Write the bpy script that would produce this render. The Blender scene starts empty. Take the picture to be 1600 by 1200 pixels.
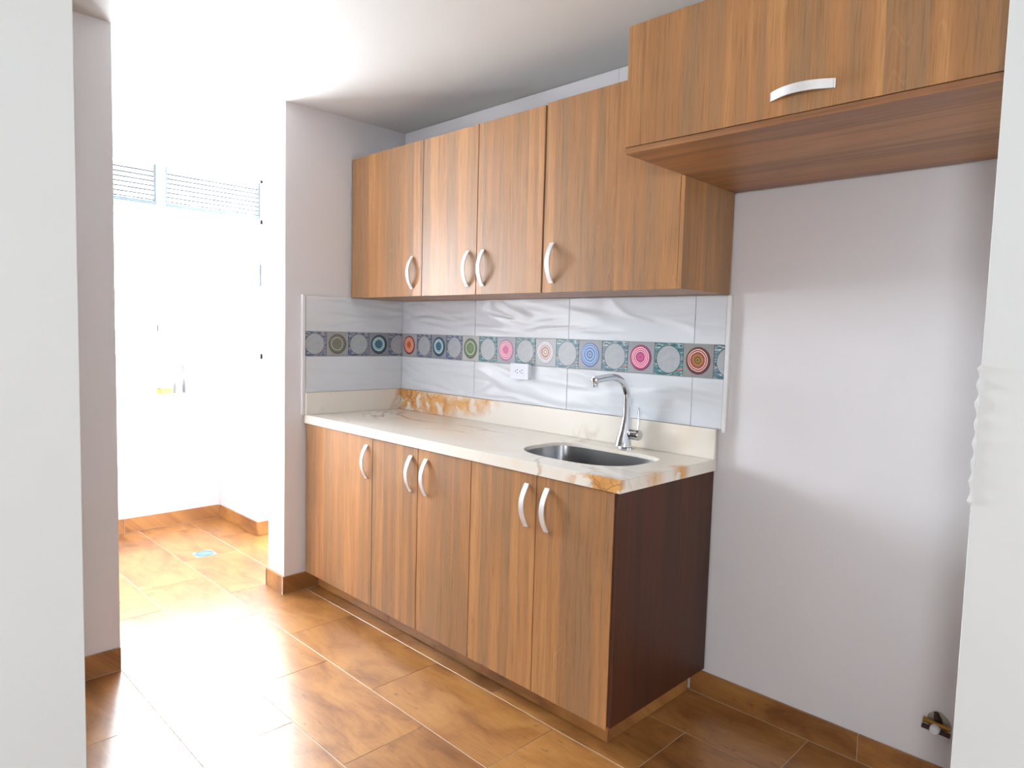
import bpy, bmesh, math, random
from mathutils import Vector, Matrix
random.seed(7)
PI = math.pi
scene = bpy.context.scene
COL = scene.collection

# ---------------------------------------------------------------- camera, world, light, exposure
cd = bpy.data.cameras.new('camera'); cam = bpy.data.objects.new('camera', cd); COL.objects.link(cam)
def cam_axes(yaw, pitch, roll):
    y, p, r = map(math.radians, (yaw, pitch, roll))
    F = Vector((-math.sin(y)*math.cos(p), math.cos(y)*math.cos(p), math.sin(p)))
    R = Vector((math.cos(y), math.sin(y), 0)); U = R.cross(F)
    return (math.cos(r)*R + math.sin(r)*U, -math.sin(r)*R + math.cos(r)*U, F)
R_, U_, F_ = cam_axes(43.981, -4.186, 1.6774)
cam.matrix_world = Matrix(((R_.x, U_.x, -F_.x, 3.1815), (R_.y, U_.y, -F_.y, -2.2694), (R_.z, U_.z, -F_.z, 1.3379), (0, 0, 0, 1)))
cd.sensor_width = 36; cd.lens = 1070.8/1600*36; cd.shift_x = -26.46/1600
cd.clip_start = .02
scene.camera = cam

SKY = 80.0
w = bpy.data.worlds.new('sky'); scene.world = w; w.use_nodes = True
bg = w.node_tree.nodes['Background']
bg.inputs[0].default_value = (.92, .965, 1.0, 1); bg.inputs[1].default_value = SKY

def portal(name, loc, direction, sx, sy):
    ld = bpy.data.lights.new(name, 'AREA'); ld.shape = 'RECTANGLE'; ld.size = sx; ld.size_y = sy
    ld.cycles.is_portal = True
    o = bpy.data.objects.new(name, ld); COL.objects.link(o); o.location = loc
    o.rotation_euler = Vector(direction).to_track_quat('-Z', 'Y').to_euler()
portal('daylight_laundry_window', (-1.80, -.98, 1.73), (1, 0, 0), 1.9, 1.27)
portal('added_laundry_end_portal', (-.875, .83, 1.6), (0, -1, 0), .75, .95)  # unseen end-wall opening, added to brighten the laundry
portal('added_living_right_portal', (5.58, -2.7, 1.5), (-1, 0, 0), .46, .46)  # unseen opening on the right, added as fill for the near walls
portal('added_living_front_portal', (4.1, -5.22, 1.5), (0, 1, 0), .58, .6)  # unseen opening behind the camera, added as fill for the kitchen

vs = scene.view_settings
vs.view_transform = 'Standard'; vs.look = 'None'; vs.gamma = 1; vs.use_curve_mapping = False
vs.exposure = 0.0

# ---------------------------------------------------------------- node helpers
def lin(c):
    return tuple(((v/255)/12.92 if v/255 <= .04045 else ((v/255+.055)/1.055)**2.4) for v in c[:3]) + (1,)
class NT:
    def __init__(s, name):
        s.m = bpy.data.materials.new(name); s.m.use_nodes = True
        s.t = s.m.node_tree; s.b = s.t.nodes['Principled BSDF']
    def n(s, typ, **kw):
        o = s.t.nodes.new(typ)
        for k, v in kw.items(): setattr(o, k, v)
        return o
    def l(s, a, b): s.t.links.new(a, b)
    def put(s, sock, v):
        if hasattr(v, 'is_output') or isinstance(v, bpy.types.NodeSocket): s.l(v, sock)
        else: sock.default_value = v
    def math(s, op, a, b=0.0, c=None, clamp=False):
        o = s.n('ShaderNodeMath', operation=op); o.use_clamp = clamp
        s.put(o.inputs[0], a); s.put(o.inputs[1], b)
        if c is not None: s.put(o.inputs[2], c)
        return o.outputs[0]
    def pos(s):
        g = s.n('ShaderNodeNewGeometry'); return g.outputs['Position']
    def obj(s):
        g = s.n('ShaderNodeTexCoord'); return g.outputs['Object']
    def sep(s, v):
        o = s.n('ShaderNodeSeparateXYZ'); s.l(v, o.inputs[0]); return o.outputs
    def comb(s, x, y, z):
        o = s.n('ShaderNodeCombineXYZ'); s.put(o.inputs[0], x); s.put(o.inputs[1], y); s.put(o.inputs[2], z); return o.outputs[0]
    def noise(s, vec, scale=5, detail=2, rough=.5, dist=0.0, out='Fac'):
        o = s.n('ShaderNodeTexNoise'); s.l(vec, o.inputs['Vector'])
        o.inputs['Scale'].default_value = scale; o.inputs['Detail'].default_value = detail
        o.inputs['Roughness'].default_value = rough; o.inputs['Distortion'].default_value = dist
        return o.outputs[out]
    def ramp(s, fac, stops, interp='LINEAR'):
        o = s.n('ShaderNodeValToRGB'); s.put(o.inputs[0], fac); cr = o.color_ramp; cr.interpolation = interp
        while len(cr.elements) < len(stops): cr.elements.new(1)
        for e, (p, c) in zip(cr.elements, stops):
            e.position = p; e.color = c if len(c) == 4 and max(c) <= 1.0 else lin(c)
        return o.outputs[0]
    def mix(s, fac, a, b, mode='MIX'):
        o = s.n('ShaderNodeMix', data_type='RGBA', blend_type=mode)
        s.put(o.inputs[0], fac); s.put(o.inputs[6], a); s.put(o.inputs[7], b); return o.outputs[2]
    def bump(s, h, strength=.2, dist=.002):
        o = s.n('ShaderNodeBump'); o.inputs['Strength'].default_value = strength; o.inputs['Distance'].default_value = dist
        s.l(h, o.inputs['Height']); s.l(o.outputs[0], s.b.inputs['Normal'])
    def fin(s, color=None, rough=.5, metal=0, spec=None, coat=0):
        if color is not None: s.put(s.b.inputs['Base Color'], color)
        s.put(s.b.inputs['Roughness'], rough); s.b.inputs['Metallic'].default_value = metal
        if spec is not None: s.b.inputs['Specular IOR Level'].default_value = spec
        if coat: s.b.inputs['Coat Weight'].default_value = coat
        return s.m
def V4(x): return (x, x, x, 1)

def mat_paint(name, c, var=.03):
    t = NT(name); p = t.pos()
    n = t.noise(p, 2.2, 3)
    col = t.mix(n, lin(c), lin(tuple(v*(1-var) for v in c)))
    t.bump(t.noise(p, 90, 3), .12, .0015)
    return t.fin(col, .75)
def mat_wood(name, c1, c2, c3, axis='z', gloss=.38, dark=.55):
    t = NT(name); x, y, z = t.sep(t.pos())
    if axis == 'z': u = t.math('ADD', x, y); v = z
    else: u = t.math('ADD', y, z); v = x
    # slow wander of the boards' edges
    wan = t.noise(t.comb(t.math('MULTIPLY', u, 3), t.math('MULTIPLY', v, 1.1), 3.0), 1, 2)
    uw = t.math('ADD', u, t.math('MULTIPLY', t.math('SUBTRACT', wan, .5), .035))
    b1 = t.noise(t.comb(t.math('MULTIPLY', uw, 12), t.math('MULTIPLY', v, .55), 1.7), 1, 2, .6)
    vo = t.n('ShaderNodeTexVoronoi'); vo.voronoi_dimensions = '1D'; vo.inputs['Scale'].default_value = 19
    t.l(uw, vo.inputs['W'])
    b2 = t.sep(vo.outputs['Color'])[0]
    band = t.math('ADD', t.math('MULTIPLY', b1, .80), t.math('MULTIPLY', b2, .26))
    col = t.ramp(band, [(.30, c2), (.42, c1), (.52, c3), (.62, c1), (.74, c2), (.86, c3)])
    # cathedral rings
    n2 = t.noise(t.comb(t.math('MULTIPLY', u, 7), t.math('MULTIPLY', v, .8), 9.0), 1, 1.5, .45)
    ring = t.math('ABSOLUTE', t.math('SINE', t.math('MULTIPLY', n2, 85)))
    rm = t.ramp(ring, [(.0, V4(1)), (.3, V4(.72)), (1, V4(.8))])
    area = t.ramp(t.noise(t.comb(t.math('MULTIPLY', u, 4), t.math('MULTIPLY', v, .9), 21.0), 1, 1), [(.45, V4(0)), (.62, V4(.45))])
    col = t.mix(area, col, rm, 'MULTIPLY')
    # fine pores
    f = t.noise(t.comb(t.math('MULTIPLY', u, 330), t.math('MULTIPLY', v, 7), 0.0), 1, 3, .65)
    fm = t.ramp(f, [(.32, V4(dark)), (.5, V4(1.0)), (.72, V4(1.0))])
    col = t.mix(.6, col, fm, 'MULTIPLY')
    st = t.noise(t.comb(t.math('MULTIPLY', uw, 85), t.math('MULTIPLY', v, 2.6), 5.0), 1, 2, .6)
    col = t.mix(.6, col, t.ramp(st, [(.30, V4(.66)), (.46, V4(1)), (.62, V4(1.0))]), 'MULTIPLY')
    kn = t.noise(t.comb(t.math('MULTIPLY', u, 26), t.math('MULTIPLY', v, 5), 14.0), 1, 1)
    km = t.ramp(kn, [(.76, V4(1)), (.84, V4(.45))])
    col = t.mix(.7, col, km, 'MULTIPLY')
    t.bump(f, .12, .0006)
    return t.fin(col, gloss, 0, .35)
def mat_plain(name, c, rough=.5, metal=0, spec=None, coat=0):
    t = NT(name)
    n = t.noise(t.obj(), 35, 2)
    return t.fin(t.mix(n, lin(c), lin(tuple(v*.96 for v in c))), rough, metal, spec, coat)
def mat_floor(name, glossy=.24):
    t = NT(name); p = t.pos(); x, y, z = t.sep(p)
    oi = t.n('ShaderNodeObjectInfo'); rnd = oi.outputs['Random']
    off = t.math('MULTIPLY', rnd, 17.0)
    a = t.noise(t.comb(t.math('MULTIPLY', t.math('ADD', x, off), 3.2), t.math('MULTIPLY', t.math('ADD', y, z), 7), off), 1, 5, .62, .6)
    b = t.noise(t.comb(t.math('MULTIPLY', t.math('ADD', x, off), 10), t.math('MULTIPLY', t.math('ADD', y, z), 110), off), 1, 4, .7, .4)
    col = t.ramp(a, [(.26, (98, 58, 28)), (.40, (140, 90, 45)), (.52, (162, 110, 58)), (.66, (176, 126, 70)), (.8, (145, 94, 49))])
    bm_ = t.ramp(b, [(.3, V4(.6)), (.52, V4(1)), (.8, V4(1.0))])
    col = t.mix(.55, col, bm_, 'MULTIPLY')
    sp = t.noise(t.comb(t.math('MULTIPLY', x, 22), t.math('MULTIPLY', t.math('ADD', y, z), 40), off), 1, 2)
    col = t.mix(t.ramp(sp, [(.66, V4(0)), (.78, V4(.6))]), col, lin((84, 44, 24)))
    tint = t.math('ADD', .92, t.math('MULTIPLY', rnd, .14))
    col = t.mix(1.0, col, t.comb(tint, tint, tint), 'MULTIPLY')
    t.bump(t.math('ADD', t.math('MULTIPLY', a, .6), t.math('MULTIPLY', b, .25)), .25, .0016)
    r = t.math('ADD', glossy, t.math('MULTIPLY', b, .12))
    return t.fin(col, r, 0, .9)
def smooth_mask(t, pos, centers):
    """union of soft ellipsoids: (centre, radii, strength)"""
    out = None
    for c, r, s in centers:
        a = t.n('ShaderNodeVectorMath', operation='SUBTRACT'); t.l(pos, a.inputs[0]); a.inputs[1].default_value = c
        b = t.n('ShaderNodeVectorMath', operation='DIVIDE'); t.l(a.outputs[0], b.inputs[0]); b.inputs[1].default_value = r
        l = t.n('ShaderNodeVectorMath', operation='LENGTH'); t.l(b.outputs[0], l.inputs[0])
        m = t.math('MULTIPLY', t.math('SUBTRACT', 1.0, l.outputs['Value'], clamp=True), s*1.6)
        out = m if out is None else t.math('MAXIMUM', out, m)
    return out
def mat_marble():
    t = NT('cream_marble'); p = t.pos()
    base = t.mix(t.noise(p, 1.6, 3), lin((236, 231, 222)), lin((221, 212, 199)))
    # heavy orange breccia where the slab carries it
    mask = smooth_mask(t, p, [((.10, -.02, .97), (.24, .045, .13), 1.0), ((.33, -.02, .955), (.25, .045, .10), 1.0), ((.56, -.02, .97), (.26, .045, .06), .85),
                              ((.72, -.02, 1.0), (.12, .045, .05), .6),
                              ((1.90, -.59, .88), (.115, .04, .05), 1.3), ((1.82, -.59, .87), (.09, .03, .04), .8), ((1.955, -.40, .88), (.05, .07, .06), .5), ((1.955, -.24, .88), (.05, .06, .06), .8)])
    vo = t.n('ShaderNodeTexVoronoi'); vo.feature = 'DISTANCE_TO_EDGE'; vo.inputs['Scale'].default_value = 11
    d = t.n('ShaderNodeVectorMath', operation='ADD'); t.l(p, d.inputs[0])
    nn = t.noise(p, 9, 3, out='Color'); sc = t.n('ShaderNodeVectorMath', operation='SCALE'); t.l(nn, sc.inputs[0]); sc.inputs['Scale'].default_value = .12
    t.l(sc.outputs[0], d.inputs[1]); t.l(d.outputs[0], vo.inputs['Vector'])
    edge = vo.outputs['Distance']
    cloud = t.noise(p, 12, 4, .6)
    heavy = t.math('MULTIPLY', mask, t.ramp(t.math('SUBTRACT', cloud, t.math('MULTIPLY', edge, .6)), [(.30, V4(0)), (.38, V4(1))]), clamp=True)
    hcol = t.mix(t.noise(p, 30, 4), lin((196, 122, 48)), lin((230, 178, 104)))
    hcol = t.mix(t.ramp(edge, [(.0, V4(.75)), (.035, V4(0))]), hcol, lin((128, 74, 34)))
    col = t.mix(t.math('MULTIPLY', heavy, .95), base, hcol)
    # thin wandering veins everywhere
    n3 = t.noise(p, 1.25, 4, .55, 1.1)
    ridge = t.math('ABSOLUTE', t.math('SUBTRACT', n3, .5))
    vein = t.ramp(ridge, [(.0, V4(.8)), (.006, V4(.45)), (.022, V4(0))])
    gate = t.ramp(t.noise(p, 2.1, 1), [(.46, V4(0)), (.64, V4(.7))])
    gate = t.math('MAXIMUM', gate, smooth_mask(t, p, [((.30, -.22, .9), (.38, .2, .03), .9)]))
    col = t.mix(t.math('MULTIPLY', vein, gate), col, lin((160, 122, 78)))
    wash = t.ramp(t.noise(p, 2.6, 3, .5, .8), [(.56, V4(0)), (.75, V4(.42))])
    col = t.mix(wash, col, lin((228, 194, 146)))
    return t.fin(col, .16, 0, .5)
def mat_wave_tile():
    t = NT('white_wavy_ceramic'); x, y, z = t.sep(t.pos())
    h = t.noise(t.comb(t.math('MULTIPLY', t.math('ADD', x, y), 2.6), 0.0, t.math('MULTIPLY', t.math('ADD', z, t.math('MULTIPLY', x, .10)), 11)), 1, 1, .4, .5)
    s = t.math('SINE', t.math('MULTIPLY', h, 15))
    t.bump(s, .42, .009)
    return t.fin(t.mix(h, lin((220, 224, 229)), lin((208, 212, 218))), .12, 0, .5)
def polar(t, wob=.05, off=(0, 0)):
    x, y, z = t.sep(t.obj())
    xo = t.math('ADD', x, off[0]); zo = t.math('ADD', z, off[1])
    r = t.math('SQRT', t.math('ADD', t.math('MULTIPLY', xo, xo), t.math('MULTIPLY', zo, zo)))
    r = t.math('DIVIDE', r, .064)
    n = t.noise(t.obj(), 24, 2)
    return t.math('ADD', r, t.math('MULTIPLY', t.math('SUBTRACT', n, .5), wob))
def mat_ring(name, bg, stops, wob=.12):
    t = NT(name)
    g = t.noise(t.obj(), 55, 4, .6)
    back = t.mix(g, lin(bg), lin(tuple(v*.84 for v in bg)))
    r = polar(t, .03); r2 = polar(t, wob, (.002, -.0015))
    ring = t.ramp(r2, stops, 'CONSTANT')
    ring = t.mix(.25, ring, t.ramp(g, [(.3, V4(.55)), (.6, V4(1))]), 'MULTIPLY')
    inside = t.math('LESS_THAN', r, .80)
    return t.fin(t.mix(inside, back, ring), .3)
def mat_disc(name, cols, outline):
    t = NT(name); o = t.obj(); x, y, z = t.sep(o)
    st = t.noise(t.comb(t.math('MULTIPLY', x, 14), 0.0, t.math('MULTIPLY', z, 120)), 1, 1.5, .6, .2)
    patch = t.ramp(st, [(.25, cols[0]), (.40, cols[1]), (.47, cols[2]), (.53, cols[3]), (.60, cols[1]), (.66, cols[4]), (.74, cols[0])], 'CONSTANT')
    big = t.noise(o, 34, 1)
    patch = t.mix(t.ramp(big, [(.58, V4(0)), (.60, V4(.8))], 'LINEAR'), patch, lin(cols[5]))
    gr = t.mix(t.noise(o, 60, 4, .7), lin((186, 190, 194)), lin((148, 152, 158)))
    r = polar(t, .02)
    col = t.mix(t.math('LESS_THAN', r, .86), patch, lin(outline))
    col = t.mix(t.math('LESS_THAN', r, .81), col, gr)
    return t.fin(col, .3)

M = {}
M['wall'] = mat_paint('white_wall_paint', (224, 221, 223))
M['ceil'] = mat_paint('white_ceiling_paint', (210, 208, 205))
OR, GY, BR = (186, 136, 88), (148, 114, 82), (167, 119, 77)
M['wood'] = mat_wood('walnut_laminate', BR, OR, GY)
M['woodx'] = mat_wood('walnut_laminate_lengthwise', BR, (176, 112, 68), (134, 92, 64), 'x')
M['woodhi'] = M['wood']
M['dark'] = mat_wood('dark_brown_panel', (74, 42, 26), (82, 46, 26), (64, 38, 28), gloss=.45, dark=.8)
M['inner'] = mat_plain('cabinet_inner_board', (96, 60, 40), .6)
M['floor'] = mat_floor('rustic_wood_tile')
M['skirt'] = mat_floor('rustic_wood_skirting', .3)
M['grout'] = mat_plain('light_grout', (200, 188, 172), .85)
M['marble'] = mat_marble()
M['wave'] = mat_wave_tile()
M['tgrout'] = mat_plain('wall_tile_grout', (176, 178, 180), .8)
M['alu'] = mat_plain('satin_aluminium', (222, 221, 222), .45, .35)
M['chrome'] = mat_plain('chrome', (222, 226, 232), .07, 1.0)
M['steel'] = mat_plain('brushed_steel', (150, 150, 152), .3, 1.0)
M['plastic'] = mat_plain('white_plastic', (232, 236, 246), .3)
M['slot'] = mat_plain('dark_slot', (30, 34, 44), .6)
M['frame'] = mat_plain('white_window_frame', (225, 230, 232), .4)
M['lframe'] = mat_plain('grey_louvre_frame', (82, 94, 100), .6)
M['brass'] = mat_plain('aged_brass', (150, 112, 50), .45, .8)
M['rust'] = mat_plain('rusty_pipe', (70, 46, 40), .7, .3)
M['plaster'] = mat_paint('rough_plaster', (176, 168, 152), .25)
M['bead'] = mat_paint('plaster_and_toned_white', (208, 210, 210))  # bead plaster; near walls share it, white darkened to offset strong light
M['edge'] = mat_plain('white_edge_strip', (226, 224, 224), .4)
M['sponge'] = mat_plain('yellow_sponge', (226, 222, 90), .9)
M['label'] = mat_plain('grey_print_label', (150, 156, 160), .5)
M['tub'] = mat_plain('pale_tub', (226, 236, 238), .35)
def mat_glass(name, tint=(.95, .98, 1, 1)):
    t = NT(name); out = t.t.nodes['Material Output']
    tr = t.n('ShaderNodeBsdfTransparent'); tr.inputs[0].default_value = tint
    gl = t.n('ShaderNodeBsdfGlossy'); gl.inputs['Roughness'].default_value = .02
    fr = t.n('ShaderNodeFresnel'); fr.inputs[0].default_value = 1.45
    mx = t.n('ShaderNodeMixShader'); t.l(fr.outputs[0], mx.inputs[0]); t.l(tr.outputs[0], mx.inputs[1]); t.l(gl.outputs[0], mx.inputs[2])
    t.l(mx.outputs[0], out.inputs['Surface']); return t.m
M['glass'] = mat_glass('window_glass')

# ---------------------------------------------------------------- mesh helpers
def bx(x0, x1, y0, y1, z0, z1, bev=0, bm=None, seg=1):
    own = bmesh.new()
    r = bmesh.ops.create_cube(own, size=1)
    for v in own.verts:
        v.co = Vector(((x0+x1)/2+v.co.x*(x1-x0), (y0+y1)/2+v.co.y*(y1-y0), (z0+z1)/2+v.co.z*(z1-z0)))
    if bev:
        bmesh.ops.bevel(own, geom=list(own.edges), offset=bev, segments=seg, affect='EDGES', profile=.5)
    if bm is None: return own
    tmp = bpy.data.meshes.new('t'); own.to_mesh(tmp); own.free(); bm.from_mesh(tmp); bpy.data.meshes.remove(tmp)
    return bm
def lathe(profile, n=24, mat=None, bm=None):
    """profile [(r,h)] about z; optional 4x4"""
    bm = bm or bmesh.new(); rings = []; mat = mat or Matrix.Identity(4)
    for r, h in profile:
        if r < 1e-6: rings.append([bm.verts.new(mat @ Vector((0, 0, h)))])
        else: rings.append([bm.verts.new(mat @ Vector((r*math.cos(2*PI*i/n), r*math.sin(2*PI*i/n), h))) for i in range(n)])
    for a, b in zip(rings, rings[1:]):
        for i in range(n):
            j = (i+1) % n
            if len(a) == 1 and len(b) == 1: continue
            if len(a) == 1: bm.faces.new((a[0], b[j], b[i]))
            elif len(b) == 1: bm.faces.new((a[i], a[j], b[0]))
            else: bm.faces.new((a[i], a[j], b[j], b[i]))
    bmesh.ops.recalc_face_normals(bm, faces=bm.faces)
    return bm
def tube(pts, radii, n=14, bm=None, sy=1.0):
    bm = bm or bmesh.new(); rings = []; up = None
    pts = [Vector(p) for p in pts]
    for i, p in enumerate(pts):
        t = (pts[min(i+1, len(pts)-1)]-pts[max(i-1, 0)]).normalized()
        if up is None: up = t.orthogonal().normalized()
        up = (up - t*up.dot(t)).normalized(); s = t.cross(up)
        r = radii[i] if isinstance(radii, (list, tuple)) else radii
        rings.append([bm.verts.new(p + up*r*math.cos(2*PI*k/n) + s*r*sy*math.sin(2*PI*k/n)) for k in range(n)])
    for a, b in zip(rings, rings[1:]):
        for k in range(n): bm.faces.new((a[k], a[(k+1) % n], b[(k+1) % n], b[k]))
    bm.faces.new(list(reversed(rings[0]))); bm.faces.new(rings[-1])
    bmesh.ops.recalc_face_normals(bm, faces=bm.faces)
    return bm
def axis_mat(p, d):
    return Matrix.Translation(Vector(p)) @ Vector(d).to_track_quat('Z', 'Y').to_matrix().to_4x4()
def mesh_of(name, bm, m, smooth=False):
    me = bpy.data.meshes.new(name); bm.to_mesh(me); bm.free()
    me.materials.append(M[m] if isinstance(m, str) else m)
    if smooth:
        me.shade_smooth() if hasattr(me, 'shade_smooth') else None
        for p in me.polygons: p.use_smooth = True
        try: me.set_sharp_from_angle(angle=math.radians(38))
        except Exception: pass
    return me
def wpos(o):
    v = Vector((0, 0, 0))
    while o is not None: v += o.location; o = o.parent
    return v
def put(name, me, parent=None, at=(0, 0, 0), rotz=0, **props):
    """link one object; `at` is a WORLD position (parents are never rotated)"""
    o = bpy.data.objects.new(name, me); COL.objects.link(o)
    o.parent = parent; o.location = Vector(at) - (wpos(parent) if parent else Vector((0, 0, 0)))
    o.rotation_euler.z = rotz
    for k, v in props.items(): o[k] = v
    return o
def part(name, bm, m, parent=None, smooth=False, **props):
    return put(name, mesh_of(name, bm, m, smooth), parent, **props)
def thing(name, label, cat, loc, group=None):
    o = bpy.data.objects.new(name, None); COL.objects.link(o); o.location = loc; o.empty_display_size = .1
    o['label'] = label; o['category'] = cat
    if group: o['group'] = group
    return o
def struct(name, bm, m, **props): return part(name, bm, m, None, kind='structure', **props)

C = 2.411          # ceiling height
# ---------------------------------------------------------------- room shell
part_floor = struct('floor', bx(-1.75, 5.6, -5.2, .75, -.08, -.0012), 'grout', label='floor of rustic wood look tiles with pale grout')
PX, PY = .634, .310
tl = {}
def floor_tile_mesh(w_, d_):
    k = (round(w_, 3), round(d_, 3))
    if k not in tl: tl[k] = mesh_of('tile', bx(-w_/2+.0012, w_/2-.0012, -d_/2+.0017, d_/2-.0017, -.012, 0, .0006), 'floor')
    return tl[k]
def lay(y0, y1, off, xa, xb):
    k = math.floor((xa-off)/PX)
    while off + k*PX < xb:
        a, b = max(xa, off+k*PX), min(xb, off+(k+1)*PX)
        if b-a > .02:
            put('tile', floor_tile_mesh(b-a, y1-y0), part_floor, ((a+b)/2, (y0+y1)/2, 0))
        k += 1
lines = [.047, -.263] + [-.573-PY*i for i in range(0, 9)]
for i in range(len(lines)-1):
    off = .442 if i % 2 == 0 else .130
    if i == 0: lay(-.263, .02, off, -1.62, 2.9)
    else: lay(lines[i+1], lines[i], off, -1.62 if lines[i] > -2.0 else .3, 2.9 if lines[i] > -.8 else 4.4)

struct('ceiling', bx(-1.75, 5.6, -5.2, .75, C, C+.1), 'ceil')
wb = struct('wall_back', bx(-.19, 3.05, .01, .16, 0, C), 'wall')
wl = struct('wall_left', bx(-.180, -.008, -.690, .75, 0, C), 'wall', label='white partition between kitchen and laundry')
struct('wall_niche_right', bx(2.897, 5.6, -.75, .16, 0, C, .0008), 'bead', label='bright white wall closing the fridge niche, in front at the right edge')
struct('wall_passage_left', bx(.12, .297, -3.3, -1.503, 0, C), 'wall', label='narrow grey-white wall left of the laundry opening')
struct('wall_near_left', bx(1.75, 1.9, -5.2, -1.981, 0, C, .001), 'bead', label='bright white wall edge nearest the camera at the left')
struct('wall_passage_end', bx(.12, 1.9, -3.4, -3.25, 0, C), 'wall')
fr = bmesh.new()  # wall behind the camera; its opening is added to let in fill light
for b in ((1.75, 3.81, 0, C), (4.39, 5.65, 0, C), (3.81, 4.39, 0, 1.2), (3.81, 4.39, 1.8, C)):
    bx(b[0], b[1], -5.3, -5.15, b[2], b[3], 0, fr)
struct('wall_living_front', fr, 'wall')
# living room wall with an unseen opening, added for fill light
fr = bmesh.new()
for b in ((-5.2, -2.93, 0, C), (-2.47, -.7, 0, C), (-2.93, -2.47, 0, 1.27), (-2.93, -2.47, 1.73, C)):
    bx(5.5, 5.65, b[0], b[1], b[2], b[3], 0, fr)
struct('wall_living_right', fr, 'wall')
# laundry walls with the window opening and the soap niche
WY0, WY1, WZ0, WZ1 = -1.93, -.047, 1.10, 2.365
fr = bmesh.new()
for y0, y1, z0, z1 in ((-2.05, .75, WZ1, C), (-2.05, WY0, WZ0, WZ1), (WY1, .75, WZ0, WZ1), (-2.05, .75, 1.066, WZ0),
                       (-2.05, -.80, .876, 1.066), (-.573, .75, .876, 1.066), (-2.05, .75, 0, .876)):
    bx(-1.77, -1.62, y0, y1, z0, z1, 0, fr)
bx(-1.77, -1.700, -.80, -.573, .876, 1.066, 0, fr)
wf = struct('wall_far', fr, 'wall', label='far wall of the laundry under and beside the window')
fr = bmesh.new()
bx(-1.77, .3, -2.10, -1.95, 0, C, 0, fr)
struct('wall_laundry_side', fr, 'wall')
fr = bmesh.new()  # end wall; its unseen opening is added for more laundry light
for x0, x1, z0, z1 in ((-1.77, -1.25, 0, C), (-.50, -.18, 0, C), (-1.25, -.50, 0, 1.13), (-1.25, -.50, 2.08, C)): bx(x0, x1, .65, .8, z0, z1, 0, fr)
struct('wall_laundry_end', fr, 'wall')

# ---------------------------------------------------------------- skirting tiles
def skirt(name, runs, parent=None, zt=.090, label=None):
    """runs: (axis, fixed_face, sign, a, b, joints)"""
    root = None
    for axis, face, sg, a, b, joints in runs:
        js = [a]+[j for j in joints if a < j < b]+[b]
        t0, t1 = sorted((face, face-sg*.010))
        g0, g1 = sorted((face-sg*.0015, face-sg*.012))
        bm = bmesh.new()
        if axis == 'x': bx(a, b, g0, g1, 0, zt-.001, 0, bm)
        else: bx(g0, g1, a, b, 0, zt-.001, 0, bm)
        if root is None: root = part(name, bm, 'grout', parent, kind='structure'); 
        else: part('grout_bed', bm, 'grout', root)
        for p, q_ in zip(js, js[1:]):
            if axis == 'x': t = bx(p+.001, q_-.001, t0, t1, .002, zt, .0006)
            else: t = bx(t0, t1, p+.001, q_-.001, .002, zt, .0006)
            part('tile', t, 'skirt', root)
    if label: root['label'] = label
    return root
skirt('baseboard_back', [('x', 0.0, -1, 1.89, 2.897, [2.499])], label='wood look tile skirting along the fridge niche')
skirt('baseboard_left', [('y', 0.0, 1, -.70, -.507, []), ('x', -.700, -1, -.190, -.0100, []), ('y', -.19, -1, -.70, .6, [-.1])], label='wood look tile skirting round the foot of the partition')
skirt('baseboard_passage', [('y', .307, 1, -3.2, -1.503, [-2.1, -2.7])], label='wood look tile skirting on the passage wall at the left')
skirt('baseboard_far', [('y', -1.61, 1, -1.95, -.375, [-.96])], label='wood look tile skirting under the laundry window')

# ---------------------------------------------------------------- handles
def handle_mesh(L=.150, sag=.028, w_=.021, th=.0045):
    bm = bmesh.new(); n = 18; rows_ = []
    for i in range(n+1):
        a = -1+2*i/n; z = a*L/2; y = -(sag*(1-a*a))-.001
        nx = Vector((0, -1, -2*sag*a/(L/2)*-1)).normalized()
        # strip section: outer and inner face
        dy = 2*sag*a/(L/2); nrm = Vector((0, -1, -(-dy)*-1)).normalized()
        nrm = Vector((0, -1, dy)).normalized()
        c = Vector((0, y, z))
        o = c+nrm*th/2; n_ = c-nrm*th/2
        if i in (0, n): n_.y = min(n_.y, 0.0); 
        rows_.append([bm.verts.new(o+Vector((sx*w_/2, 0, 0))) for sx in (-1, 1)]+[bm.verts.new(n_+Vector((sx*w_/2, 0, 0))) for sx in (1, -1)])
    for a, b in zip(rows_, rows_[1:]):
        for k in range(4): bm.faces.new((a[k], a[(k+1) % 4], b[(k+1) % 4], b[k]))
    bm.faces.new(list(reversed(rows_[0]))); bm.faces.new(rows_[-1])
    for s in (-1, 1):   # mounting feet
        bx(-w_/2, w_/2, -.006, 0, s*(L/2-.001)-.005*(s > 0), s*(L/2-.001)+.005*(s < 0), 0, bm)
    bmesh.ops.recalc_face_normals(bm, faces=bm.faces)
    return mesh_of('handle', bm, 'alu', False)
HM = handle_mesh()

def door(parent, x0, x1, z0, z1, yf, hx=None, hz=None, name='door', m='wood', split=.0018):
    d = part(name, bx(x0+split, x1-split, yf, yf+.016, z0, z1, .0008), m, parent)
    if hx is not None: put('handle', HM, d, (hx, yf, hz))
    return d
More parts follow.
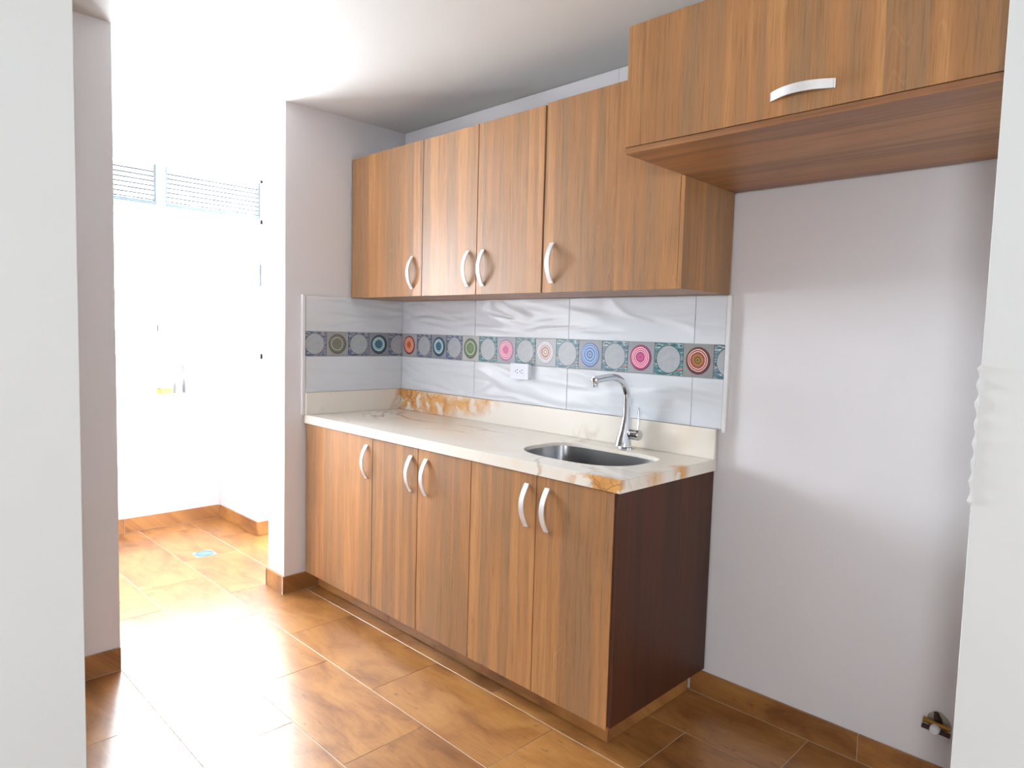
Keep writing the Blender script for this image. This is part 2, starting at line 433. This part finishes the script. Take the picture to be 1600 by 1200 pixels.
# ---------------------------------------------------------------- base units
YD = -.581; K = .1055; CT = .859
def base_unit(name, label, x0, x1, doors, right=False):
    t = thing(name, label, 'cabinet', ((x0+x1)/2, -.30, K))
    cz = CT-.001
    bm = bmesh.new()
    bx(x0+.001, x0+.016, -.563, -.003, K, cz, 0, bm)
    if not right: bx(x1-.016, x1-.001, -.563, -.003, K, cz, 0, bm)
    bx(x0+.016, x1-.017, -.563, -.003, K, K+.016, 0, bm); bx(x0+.016, x1-.017, -.02, -.004, K+.016, cz, 0, bm)
    bx(x0+.016, x1-.017, -.563, -.50, cz-.018, cz, 0, bm)
    part('carcass', bm, 'inner', t)
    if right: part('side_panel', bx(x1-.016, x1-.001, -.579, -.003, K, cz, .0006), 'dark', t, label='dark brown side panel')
    for a, b, hx in doors: door(t, a, b, K-.012, cz-.003, YD, hx, .746)
    return t
base_unit('base_cabinet', 'single-door walnut base cabinet at the left end under the counter, against the partition', .004, .601, [(.004, .601, .556)])
base_unit('base_cabinet', 'two-door walnut base cabinet in the middle of the row under the counter', .601, 1.263, [(.601, .933, .888), (.933, 1.263, .990)])
base_unit('base_cabinet', 'two-door walnut base cabinet under the sink with a dark brown end panel', 1.263, 1.950, [(1.263, 1.603, 1.559), (1.603, 1.934, 1.655)], right=True)
# plinth with tile face
pl = struct('trim_1', bx(.004, 1.878, -.497, -.004, 0, K-.001), 'grout', label='tiled plinth under the base cabinets')
js = [.004, .635, 1.267, 1.886]
for a, b in zip(js, js[1:]): part('tile', bx(a+.001, b-.001, -.507, -.497, .002, K-.0025, .0006), 'skirt', pl)
part('tile', bx(1.878, 1.888, -.506, -.012, .002, K-.0025, .0006), 'skirt', pl)

# ---------------------------------------------------------------- worktop with sink cut-out
SX, SY = (1.337, 1.838), (-.472, -.140)
def cut_outline(grow=0, n=72):
    cx, cy = (SX[0]+SX[1])/2, -.285; pts = []
    for i in range(n):
        a = 2*PI*i/n; ca, sa = math.cos(a), math.sin(a)
        hx = (SX[1]-SX[0])/2+grow; hy = (SY[1]-cy if sa > 0 else cy-SY[0])+grow
        e = 5.0 if sa > 0 else 2.7
        k = (abs(ca)**e+abs(sa)**e)**(-1/e)
        pts.append((cx+hx*ca*k, cy+hy*sa*k))
    return pts, (cx, cy)
def worktop(X0, X1, Y0, Y1, z0, z1):
    inn, (cx, cy) = cut_outline()
    angs = [math.atan2(y-cy, x-cx) for x, y in inn]
    out = []
    for a in angs:
        ca, sa = math.cos(a), math.sin(a); t = 1e9
        if ca > 1e-9: t = min(t, (X1-cx)/ca)
        if ca < -1e-9: t = min(t, (X0-cx)/ca)
        if sa > 1e-9: t = min(t, (Y1-cy)/sa)
        if sa < -1e-9: t = min(t, (Y0-cy)/sa)
        out.append([cx+ca*t, cy+sa*t])
    for c in ((X0, Y0), (X1, Y0), (X1, Y1), (X0, Y1)):
        ac = math.atan2(c[1]-cy, c[0]-cx)
        i = min(range(len(out)), key=lambda k: abs(math.remainder(angs[k]-ac, 2*PI))); out[i] = list(c)
    mid = [(min(max(x, X0+.03), X1-.03), min(max(y, Y0+.03), Y1-.03)) for x, y in out]
    bm = bmesh.new(); n = len(inn)
    L = [[bm.verts.new((x, y, z)) for x, y in pts] for pts, z in ((out, z1), (inn, z1), (inn, .886), (mid, .886), (mid, z0), (out, z0))]
    for A, B in ((0, 1), (1, 2), (2, 3), (3, 4), (4, 5), (5, 0)):
        for i in range(n):
            j = (i+1) % n; bm.faces.new((L[A][i], L[A][j], L[B][j], L[B][i]))
    bmesh.ops.recalc_face_normals(bm, faces=bm.faces)
    e = [e for e in bm.edges if all(v in set(L[0]) or v in set(L[1]) for v in e.verts) and len(e.link_faces) == 2 and abs(e.link_faces[0].normal.z-e.link_faces[1].normal.z) > .5]
    bmesh.ops.bevel(bm, geom=e, offset=.0025, segments=2, affect='EDGES')
    return bm
ct = thing('countertop', 'cream marble worktop with orange veins lying over the base cabinets', 'countertop', (.98, -.29, CT))
part('slab', worktop(.002, 1.958, -.590, -.002, CT, .900), 'marble', ct)
part('upstand', bx(.020, 1.958, -.020, -.004, .9005, 1.012, .0008), 'marble', ct)
part('upstand', bx(.002, .018, -.588, -.004, .9005, 1.012, .0008), 'marble', ct)

# ---------------------------------------------------------------- sink bowl
sk = thing('kitchen_sink', 'undermounted stainless steel sink bowl set into the marble worktop', 'sink', (1.585, -.30, .70))
def bowl():
    bm = bmesh.new(); rings = []
    levels = [(.020, .885), (.004, .885), (.003, .872), (-.004, .76), (-.018, .715), (-.05, .700), (-.11, .697)]
    for g, z in levels:
        rings.append([bm.verts.new((x, y, z)) for x, y in cut_outline(g, 72)[0]])
    for a, b in zip(rings, rings[1:]):
        for i in range(72): bm.faces.new((a[i], a[(i+1) % 72], b[(i+1) % 72], b[i]))
    bm.faces.new(rings[-1])
    bmesh.ops.recalc_face_normals(bm, faces=bm.faces); return bm
part('bowl', bowl(), 'steel', sk, True)
part('drain', lathe([(0, .7005), (.03, .7005), (.042, .703), (.045, .6985)], 24, Matrix.Translation((1.585, -.30, 0))), 'chrome', sk, True, label='chrome drain strainer')

# ---------------------------------------------------------------- faucet
fx, fy = 1.600, -.072
fa = thing('faucet', 'chrome single-lever kitchen faucet with a high curved spout behind the sink', 'faucet', (fx, fy, .9))
bm = bmesh.new()
base = lathe([(0, .9005), (.034, .9005), (.034, .905), (.031, .908), (0, .908)], 28)
for v in base.verts: v.co.x *= 1.15; v.co.y *= .75
for v in base.verts: v.co += Vector((fx, fy, 0))
part('base_plate', base, 'chrome', fa, True)
body = tube([(fx-.004, fy-.012, .908), (fx-.003, fy-.009, .935), (fx-.001, fy-.003, .97), (fx, fy, 1.01), (fx, fy, 1.022)], [.033, .030, .0245, .0195, .0175], 22)
part('body', body, 'chrome', fa, True)
pts = [(fx, fy, 1.022), (fx, fy, 1.06), (fx, fy-.002, 1.095)]; rad = [.0165, .0155, .0145]
for i in range(1, 13):
    a = i/12*PI*.52
    pts.append((fx, fy-.002-.105*(1-math.cos(a))-.0*i, 1.095+.088*math.sin(a))); rad.append(.0142-.0006*i/12)
e = Vector(pts[-1]); pts += [tuple(e+Vector((0, -.045, -.003))), tuple(e+Vector((0, -.088, -.008)))]; rad += [.0133, .0138]
part('spout', tube(pts, rad, 18), 'chrome', fa, True)
e2 = Vector(pts[-1])
tip = lathe([(0, -.001), (.0145, 0), (.016, .006), (.0155, .016), (.008, .022), (0, .023)], 20, axis_mat(e2+Vector((0, .004, -.0005)), (0, -1, -.08)))
lathe([(0, -.026), (.011, -.026), (.0115, -.010), (.010, 0)], 16, Matrix.Translation(e2+Vector((0, -.004, .0))), tip)
part('aerator', tip, 'chrome', fa, True)
val = lathe([(0, 0), (.020, 0), (.0205, .004), (.0205, .032), (.018, .033), (.018, .035), (.0208, .036), (.0208, .066), (.018, .070), (0, .0705)], 24, axis_mat((fx-.004, fy, .958), (1, .0, .0)))
part('valve', val, 'chrome', fa, True)
lv = tube([(fx+.052, fy+.004, .974), (fx+.051, fy+.008, .997), (fx+.047, fy+.014, 1.022), (fx+.042, fy+.02, 1.047), (fx+.039, fy+.022, 1.062)], [.0045, .0036, .0036, .0055, .0030], 10, sy=1.5)
part('lever', lv, 'chrome', fa, True)

# ---------------------------------------------------------------- wall tiles
tb = struct('trim_2', bx(0.0, 1.972, .0005, .0098, 1.012, 1.498), 'tgrout', label='backsplash tile bed on the back wall')
def wtile(x0, x1, z0, z1): part('tile', bx(x0+.001, x1-.001, -.006, .0005, z0+.001, z1-.001, .0008), 'wave', tb)
B1, B2, UZ = 1.194, 1.3188, 1.012
for z0, z1 in ((UZ, B1), (B2, 1.4965)):
    xs = [.0, .615, 1.228, 1.845, 1.972]
    for a, b in zip(xs, xs[1:]): wtile(a, b, z0, z1)
tbl = struct('trim_3', bx(-.0075, -.0005, -.588, .0, 1.012, 1.498), 'tgrout', label='backsplash tile bed on the partition')
for z0, z1 in ((UZ, B1), (B2, 1.4975)):
    part('tile', bx(-.0005, .006, -.587, -.007, z0+.001, z1-.001, .0008), 'wave', tbl)
# strip of tiles left showing above the wall cabinets
tt = struct('trim_4', bx(0.0, 2.9, .0005, .0098, 2.03, C-.001), 'tgrout', label='strip of wall tiles above the wall cabinets')
for a, b in ((.0, 1.449), (1.449, 2.06), (2.06, 2.89)):
    part('tile', bx(a+.0008, b-.0008, -.006, .0005, 2.04, C-.002, .0006), 'wall', tt)

W_ = (232, 232, 230)
RG = {
 'olive': ((168, 166, 168), [(0, (110, 110, 96)), (.12, (136, 134, 118)), (.18, (112, 112, 98)), (.28, (136, 134, 120)), (.34, (114, 114, 100)), (.47, (214, 214, 196)), (.52, (120, 120, 108)), (.68, (98, 98, 90))]),
 'teal': ((148, 152, 160), [(0, (44, 84, 108)), (.10, (66, 118, 140)), (.22, (50, 96, 122)), (.36, (200, 222, 224)), (.42, (84, 140, 150)), (.48, (206, 226, 222)), (.58, (58, 96, 112)), (.70, (40, 60, 84))]),
 'orange': ((182, 180, 184), [(0, (110, 60, 44)), (.07, (206, 112, 64)), (.14, (150, 70, 44)), (.20, (214, 118, 78)), (.34, (240, 176, 142)), (.44, (222, 120, 92)), (.52, (244, 190, 160)), (.60, (206, 104, 88)), (.70, (104, 48, 64))]),
 'green': ((190, 190, 188), [(0, (70, 96, 66)), (.08, (126, 146, 104)), (.20, (104, 128, 92)), (.40, (120, 142, 104)), (.47, (216, 222, 192)), (.52, (116, 128, 104)), (.66, (92, 102, 92))]),
 'pink': ((158, 162, 172), [(0, (196, 92, 134)), (.16, (180, 76, 122)), (.22, (204, 104, 146)), (.36, (238, 214, 224)), (.41, (198, 80, 128)), (.48, (240, 216, 226)), (.53, (206, 92, 126)), (.62, (238, 220, 226)), (.67, (150, 92, 126))]),
 'white_brown': ((178, 180, 184), [(0, (240, 240, 236)), (.08, (168, 134, 118)), (.18, (236, 230, 222)), (.24, (160, 118, 108)), (.40, (230, 222, 216)), (.45, (172, 138, 134)), (.54, (234, 232, 234)), (.60, (188, 186, 196)), (.68, (240, 240, 240)), (.73, (148, 150, 160))]),
 'blue': ((156, 160, 168), [(0, (72, 104, 150)), (.10, (178, 200, 230)), (.14, (80, 112, 160)), (.30, (186, 206, 234)), (.35, (86, 120, 172)), (.50, (188, 208, 236)), (.55, (92, 126, 180)), (.66, (180, 200, 230)), (.70, (74, 96, 142))]),
 'magenta': ((158, 160, 166), [(0, (160, 66, 112)), (.10, (200, 84, 140)), (.20, (176, 60, 118)), (.34, (236, 206, 214)), (.39, (196, 60, 116)), (.46, (240, 214, 222)), (.51, (206, 62, 112)), (.58, (240, 216, 222)), (.63, (190, 50, 104)), (.72, (96, 62, 92))]),
 'russet': ((156, 156, 156), [(0, (86, 76, 50)), (.08, (176, 140, 70)), (.14, (104, 84, 52)), (.22, (170, 118, 66)), (.36, (150, 74, 74)), (.48, (234, 212, 194)), (.53, (158, 58, 74)), (.60, (232, 210, 196)), (.65, (104, 66, 44)), (.73, (92, 40, 72))]),
}
RM = {k: mat_ring('ring_print_'+k, *v) for k, v in RG.items()}
t1 = [(70, 96, 110), (96, 134, 146), (196, 206, 206), (60, 84, 92), (200, 110, 96), (92, 122, 134)]
t2 = [(90, 98, 118), (122, 132, 154), (182, 184, 190), (76, 84, 98), (170, 116, 112), (66, 100, 152)]
t3 = [(58, 92, 104), (84, 138, 140), (168, 196, 190), (50, 74, 84), (222, 92, 84), (70, 110, 124)]
DM = {'blue_mix': mat_disc('disc_print_blue', t2, (92, 94, 110)), 'slate_mix': mat_disc('disc_print_slate', t1, (82, 100, 106)), 'teal_mix': mat_disc('disc_print_teal', t3, (60, 82, 82))}
def deco(parent, lo, hi, mat, at, rotz, tilt=0):
    bm = bx(lo+.0012, hi-.0012, -.0062, .0004, -.0612, .0612, .0006)
    put('decor_tile', mesh_of('decor_tile', bm, mat), parent, at, rotz)
H_ = .0642; zc = (B1+B2)/2
js = [0, .142, .268, .395, .520, .648, .776, .904, 1.031, 1.159, 1.287, 1.416, 1.545, 1.673, 1.801, 1.930, 1.972]
seq = [RM['orange'], DM['blue_mix'], RM['teal'], DM['blue_mix'], RM['green'], DM['teal_mix'], RM['pink'], DM['teal_mix'], RM['white_brown'], DM['slate_mix'], RM['blue'], DM['slate_mix'], RM['magenta'], DM['teal_mix'], RM['russet'], DM['slate_mix']]
for i, m in enumerate(seq):
    a, b = js[i], js[i+1]; c = (a+b)/2 if i < 15 else a+H_
    deco(tb, a-c, b-c, m, (c, 0, zc), 0)
js = [-.588, -.474, -.347, -.222, -.096, -.007]
for i, m in enumerate([DM['blue_mix'], RM['olive'], DM['blue_mix'], RM['teal'], DM['blue_mix']]):
    a, b = js[i], js[i+1]; c = (a+b)/2 if 0 < i < 4 else (b-H_ if i == 0 else a+H_)
    deco(tbl, a-c, b-c, m, (0, c, zc), PI/2)
struct('trim_5', bx(-.009, .008, -.606, -.589, .90, 1.500, .002), 'edge', label='white edge strip at the left end of the tiling')
struct('trim_6', bx(1.973, 1.990, -.009, .010, 1.0, 1.497, .002), 'edge', label='white edge strip at the right end of the tiling')

# ---------------------------------------------------------------- outlet
ou = thing('power_outlet', 'white double power outlet on the backsplash just below the patterned band', 'outlet', (.957, -.006, 1.165))
part('back_box', bx(.902, 1.014, -.026, -.007, 1.130, 1.198, .003, seg=2), 'plastic', ou)
part('cover_plate', bx(.899, 1.017, -.034, -.026, 1.127, 1.201, .0025, seg=2), 'plastic', ou)
part('insert', bx(.925, .992, -.0352, -.034, 1.142, 1.186, .0005), 'plastic', ou)
for cx in (.942, .972):
    bm = bmesh.new()
    for dx, dz, w_, h in ((.006, .007, .0075, .003), (.006, -.007, .0075, .003), (-.006, 0, .0045, .005)):
        bx(cx+dx-w_/2, cx+dx+w_/2, -.0358, -.0351, 1.164+dz-h/2, 1.164+dz+h/2, 0, bm)
    part('socket', bm, 'slot', ou)

# ---------------------------------------------------------------- wall cabinets
YU, U0, U1 = -.333, 1.498, 2.203
def wall_unit(label, x0, x1, doors, top=U1, right=False):
    t = thing('wall_cabinet', label, 'cabinet', ((x0+x1)/2, -.16, U0))
    bm = bmesh.new(); yb = -.0075
    bx(x0+.0005, x0+.016, YU+.017, yb, U0+.016, top, 0, bm)
    if not right: bx(x1-.016, x1-.0005, YU+.017, yb, U0+.016, top, 0, bm)
    bx(x0+.016, x1-.016, YU+.017, yb, top-.016, top, 0, bm); bx(x0+.016, x1-.016, -.014, yb, U0+.016, top-.016, 0, bm)
    part('carcass', bm, 'inner', t)
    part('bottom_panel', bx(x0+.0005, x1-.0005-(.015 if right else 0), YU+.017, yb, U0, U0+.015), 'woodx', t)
    if right: part('side_panel', bx(x1-.015, x1, YU+.0005, yb, U0, top, .0006), 'wood', t)
    for a, b, hx in doors: door(t, a, b, U0-.001, top+.001, YU, hx, 1.607)
    return t
wall_unit('single-door walnut wall cabinet at the left end against the partition', .004, .606, [(.004, .606, .533)])
wall_unit('two-door walnut wall cabinet in the middle of the upper row', .606, 1.364, [(.606, .983, .929), (.983, 1.362, 1.026)], top=2.201)
wall_unit('wide single-door walnut wall cabinet beside the deep one over the niche', 1.366, 1.980, [(1.367, 1.965, 1.415)], right=True, top=2.206)
# deep cabinet over the fridge niche
UB, YB = 1.8708, -.6614
t = thing('overhead_cabinet', 'deep walnut cabinet with a horizontal handle over the empty fridge niche', 'cabinet', (2.44, -.33, UB))
bm = bmesh.new()
bx(1.982, 1.998, YB+.018, -.0075, UB, U1, 0, bm); bx(2.878, 2.894, YB+.018, -.0075, UB, U1, 0, bm)
bx(1.998, 2.878, YB+.018, -.0075, U1-.016, U1, 0, bm); bx(1.998, 2.878, -.02, -.0075, UB+.016, U1-.016, 0, bm)
part('carcass', bm, 'wood', t)
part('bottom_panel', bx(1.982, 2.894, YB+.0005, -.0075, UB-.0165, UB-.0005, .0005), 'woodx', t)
d = part('door', bx(1.981, 2.893, YB, YB+.0165, UB+.0015, U1+.002, .0008), 'wood', t)
hb = HM.copy(); hb.name = 'handle_wide'; hb.transform(Matrix.Rotation(PI/2, 4, 'Y'))
put('handle', hb, d, (2.485, YB, 1.920))

# ---------------------------------------------------------------- pipe stub in the niche
vx, vz = 2.717, .218
va = thing('water_valve', 'old brass pipe tee with white cap in the niche wall near the floor', 'pipe fitting', (vx, .008, vz))
bm = lathe([(0, .004), (.016, .004), (.026, .0018), (.034, -.002)], 18, axis_mat((vx, .009, vz+.002), (0, -1, 0)))
for v in bm.verts: v.co.x += random.uniform(-.003, .003); v.co.z += random.uniform(-.003, .003)
part('plaster_patch', bm, 'plaster', va, True)
part('pipe', tube([(vx-.036, -.012, vz+.008), (vx+.036, -.014, vz+.004)], .0072, 12), 'brass', va, True)
part('pipe', tube([(vx-.038, -.016, vz-.010), (vx+.036, -.016, vz-.014)], .0072, 12), 'rust', va, True)
part('pipe', tube([(vx, .006, vz+.012), (vx-.002, -.010, vz+.026), (vx-.003, -.012, vz+.040)], [.010, .009, .006], 12), 'rust', va, True)
part('cap', lathe([(0, .022), (.011, .022), (.0135, .018), (.0135, 0), (0, 0)], 18, axis_mat((vx-.002, -.012, vz-.006), (0, -1, 0))), 'plastic', va, True, label='white plastic cap')
part('screw', tube([(vx+.030, -.016, vz-.020), (vx+.030, -.016, vz-.038)], .0028, 8), 'alu', va, True)
part('flange', lathe([(0, .012), (.015, .012), (.017, .008), (.017, 0)], 6, axis_mat((vx, .006, vz-.002), (0, -1, 0))), 'rust', va)

# fresh plaster bead on the corner of the right wall
bm = bmesh.new(); n = 34; ring = []
for i in range(n+1):
    z = 1.035+(1.305-1.035)*i/n; s = .0035+.0022*math.sin(i*1.35)+random.uniform(-.0008, .0008)
    if i in (0, n): s = .0006
    ring.append([bm.verts.new((2.897+dx*s, -.75+dy*s, z)) for dx, dy in ((.4, .9), (-1, .9), (-1.1, -.2), (-.8, -1), (.4, -1))])
for a, b in zip(ring, ring[1:]):
    for k in range(5): bm.faces.new((a[k], a[(k+1) % 5], b[(k+1) % 5], b[k]))
bm.faces.new(ring[0]); bm.faces.new(ring[-1])
bmesh.ops.recalc_face_normals(bm, faces=bm.faces)
part('corner_bead', bm, 'bead', bpy.data.objects['wall_niche_right'], True)

# ---------------------------------------------------------------- laundry window
def bars(rects, x0, x1, bev=.002):
    bm = bmesh.new()
    for y0, y1, z0, z1 in rects: bx(x0, x1, y0, y1, z0, z1, bev, bm)
    return bm
TZ = 2.085
wn = struct('window_1', bars([(WY0, WY1, WZ0, WZ0+.04), (WY0, WY1, WZ1-.02, WZ1), (WY0, WY0+.03, WZ0, WZ1), (WY1-.018, WY1, WZ0, WZ1),
                              (WY0, WY1, TZ-.028, TZ+.006)], -1.70, -1.647), 'frame')
part('mullion', bars([(-.745, -.690, WZ0+.001, WZ1-.001)], -1.698, -1.645), 'frame', wn)
part('mullion', bars([(-1.42, -1.37, WZ0+.001, WZ1-.001)], -1.698, -1.645), 'frame', wn)
panes = [(WY0+.03, -1.42), (-1.37, -.745), (-.690, WY1-.018)]
for a, b in panes:
    part('pane', bx(-1.676, -1.671, a-.002, b+.002, WZ0+.038, TZ-.026), 'glass', wn)
    lb = part('louvre_frame', bars([(a, b, TZ+.007, TZ+.030), (a, a+.012, TZ+.03, WZ1-.021), (b-.012, b, TZ+.03, WZ1-.021)], -1.690, -1.650), 'lframe', wn)
    k = 0; z = TZ+.050
    sl = bx(-.025, .025, -(b-a)/2+.012, (b-a)/2-.012, -.0046, .0046)
    bmesh.ops.rotate(sl, verts=sl.verts, cent=(0, 0, 0), matrix=Matrix.Rotation(math.radians(38), 3, 'Y'))
    me = mesh_of('slat', sl, 'frame'); me.materials.append(M['slot'])
    sl = max(me.polygons, key=lambda p: p.center.x); sl.material_index = 1
    while z < WZ1-.024:
        put('slat', me, wn, (-1.672, (a+b)/2, z)); z += .0295
part('latch', bx(-1.645, -1.630, -.753, -.745, 1.285, 1.325, .002), 'slot', wn)
part('handle', bx(-1.645, -1.622, -.078, -.066, 1.62, 1.775, .003), 'slot', wn, label='dark window handle')

# ---------------------------------------------------------------- laundry things
part_tub = thing('laundry_sink', 'pale laundry tub on a tiled low wall in the corner under the window', 'sink', (-1.3, -.1, 0))
part('support_wall', bx(-1.618, -1.030, -.362, -.262, .0, .636), 'wall', part_tub)
bm = bmesh.new()
for b in ((-1.618, -1.0, -.370, -.335, .637, .83), (-1.618, -1.0, .28, .32, .637, .83), (-1.618, -1.585, -.335, .28, .637, .83), (-1.03, -1.0, -.335, .28, .637, .83), (-1.585, -1.03, -.335, .28, .637, .66)):
    bx(*b, 0, bm)
part('basin', bm, 'tub', part_tub)
part('support_wall', bx(-1.618, -1.030, .22, .30, .0, .636), 'wall', part_tub)
for nm, b in (('tile', (-1.61, -1.020, -.373, -.363, .002, .090)), ('tile', (-1.030, -1.020, -.362, -.252, .002, .090))):
    part(nm, bx(*b, .0006), 'skirt', part_tub)
part('side_tray', bx(-1.60, -1.363, -.374, -.3705, .675, .826, .001), mat_plain('pale_cyan_plastic', (196, 226, 226), .4), part_tub)
tp = thing('laundry_tap', 'small metal wall tap above the laundry tub', 'tap', (-1.615, -.19, 1.124))
part('spindle', tube([(-1.618, -.19, 1.124), (-1.56, -.19, 1.124), (-1.545, -.19, 1.10)], [.010, .010, .008], 12), 'chrome', tp, True)
part('knob', lathe([(0, 0), (.012, 0), (.016, .006), (.012, .014), (0, .015)], 12, Matrix.Translation((-1.575, -.19, 1.133))), 'chrome', tp, True)
t = thing('sponge', 'yellow dish sponge lying in the small wall niche under the laundry window', 'sponge', (-1.66, -.70, .876))
part('pad', bx(-1.695, -1.625, -.738, -.668, .8765, .905, .006, seg=2), 'sponge', t)
part('scourer', bx(-1.695, -1.625, -.738, -.668, .9052, .911, .002), mat_plain('grey_scourer', (120, 126, 96), .9), t)
t = thing('jar', 'small white printed jar beside the yellow sponge in the wall niche', 'jar', (-1.66, -.612, .876))
part('body', lathe([(0, .8765), (.020, .8765), (.021, .880), (.021, .945), (.017, .953), (0, .953)], 20, Matrix.Translation((-1.66, -.612, 0))), 'plastic', t, True)
part('lid', lathe([(0, .9535), (.016, .9535), (.016, .968), (0, .969)], 20, Matrix.Translation((-1.66, -.612, 0))), 'plastic', t, True)
part('label_band', lathe([(.0213, .895), (.0215, .896), (.0215, .934), (.0213, .935)], 20, Matrix.Translation((-1.66, -.612, 0))), 'label', t, True)
t = thing('floor_drain', 'round metal floor drain set in the laundry floor tiles', 'drain', (-.885, -.745, 0))
part('plate', bx(-.94, -.83, -.80, -.69, .0002, .0020, .0006), mat_plain('grey_drain_plate', (130, 150, 150), .6), t)
bm = lathe([(.050, .0021), (.050, .0045), (.040, .005), (.040, .0025)], 28, Matrix.Translation((-.885, -.745, 0)))
for i in range(-3, 4):
    L = math.sqrt(.042**2-(i*.011)**2); bx(-.885-L, -.885+L, -.745+i*.011-.002, -.745+i*.011+.002, .0022, .0040, 0, bm)
part('grate', bm, mat_plain('grey_drain_grate', (96, 122, 124), .6), t)
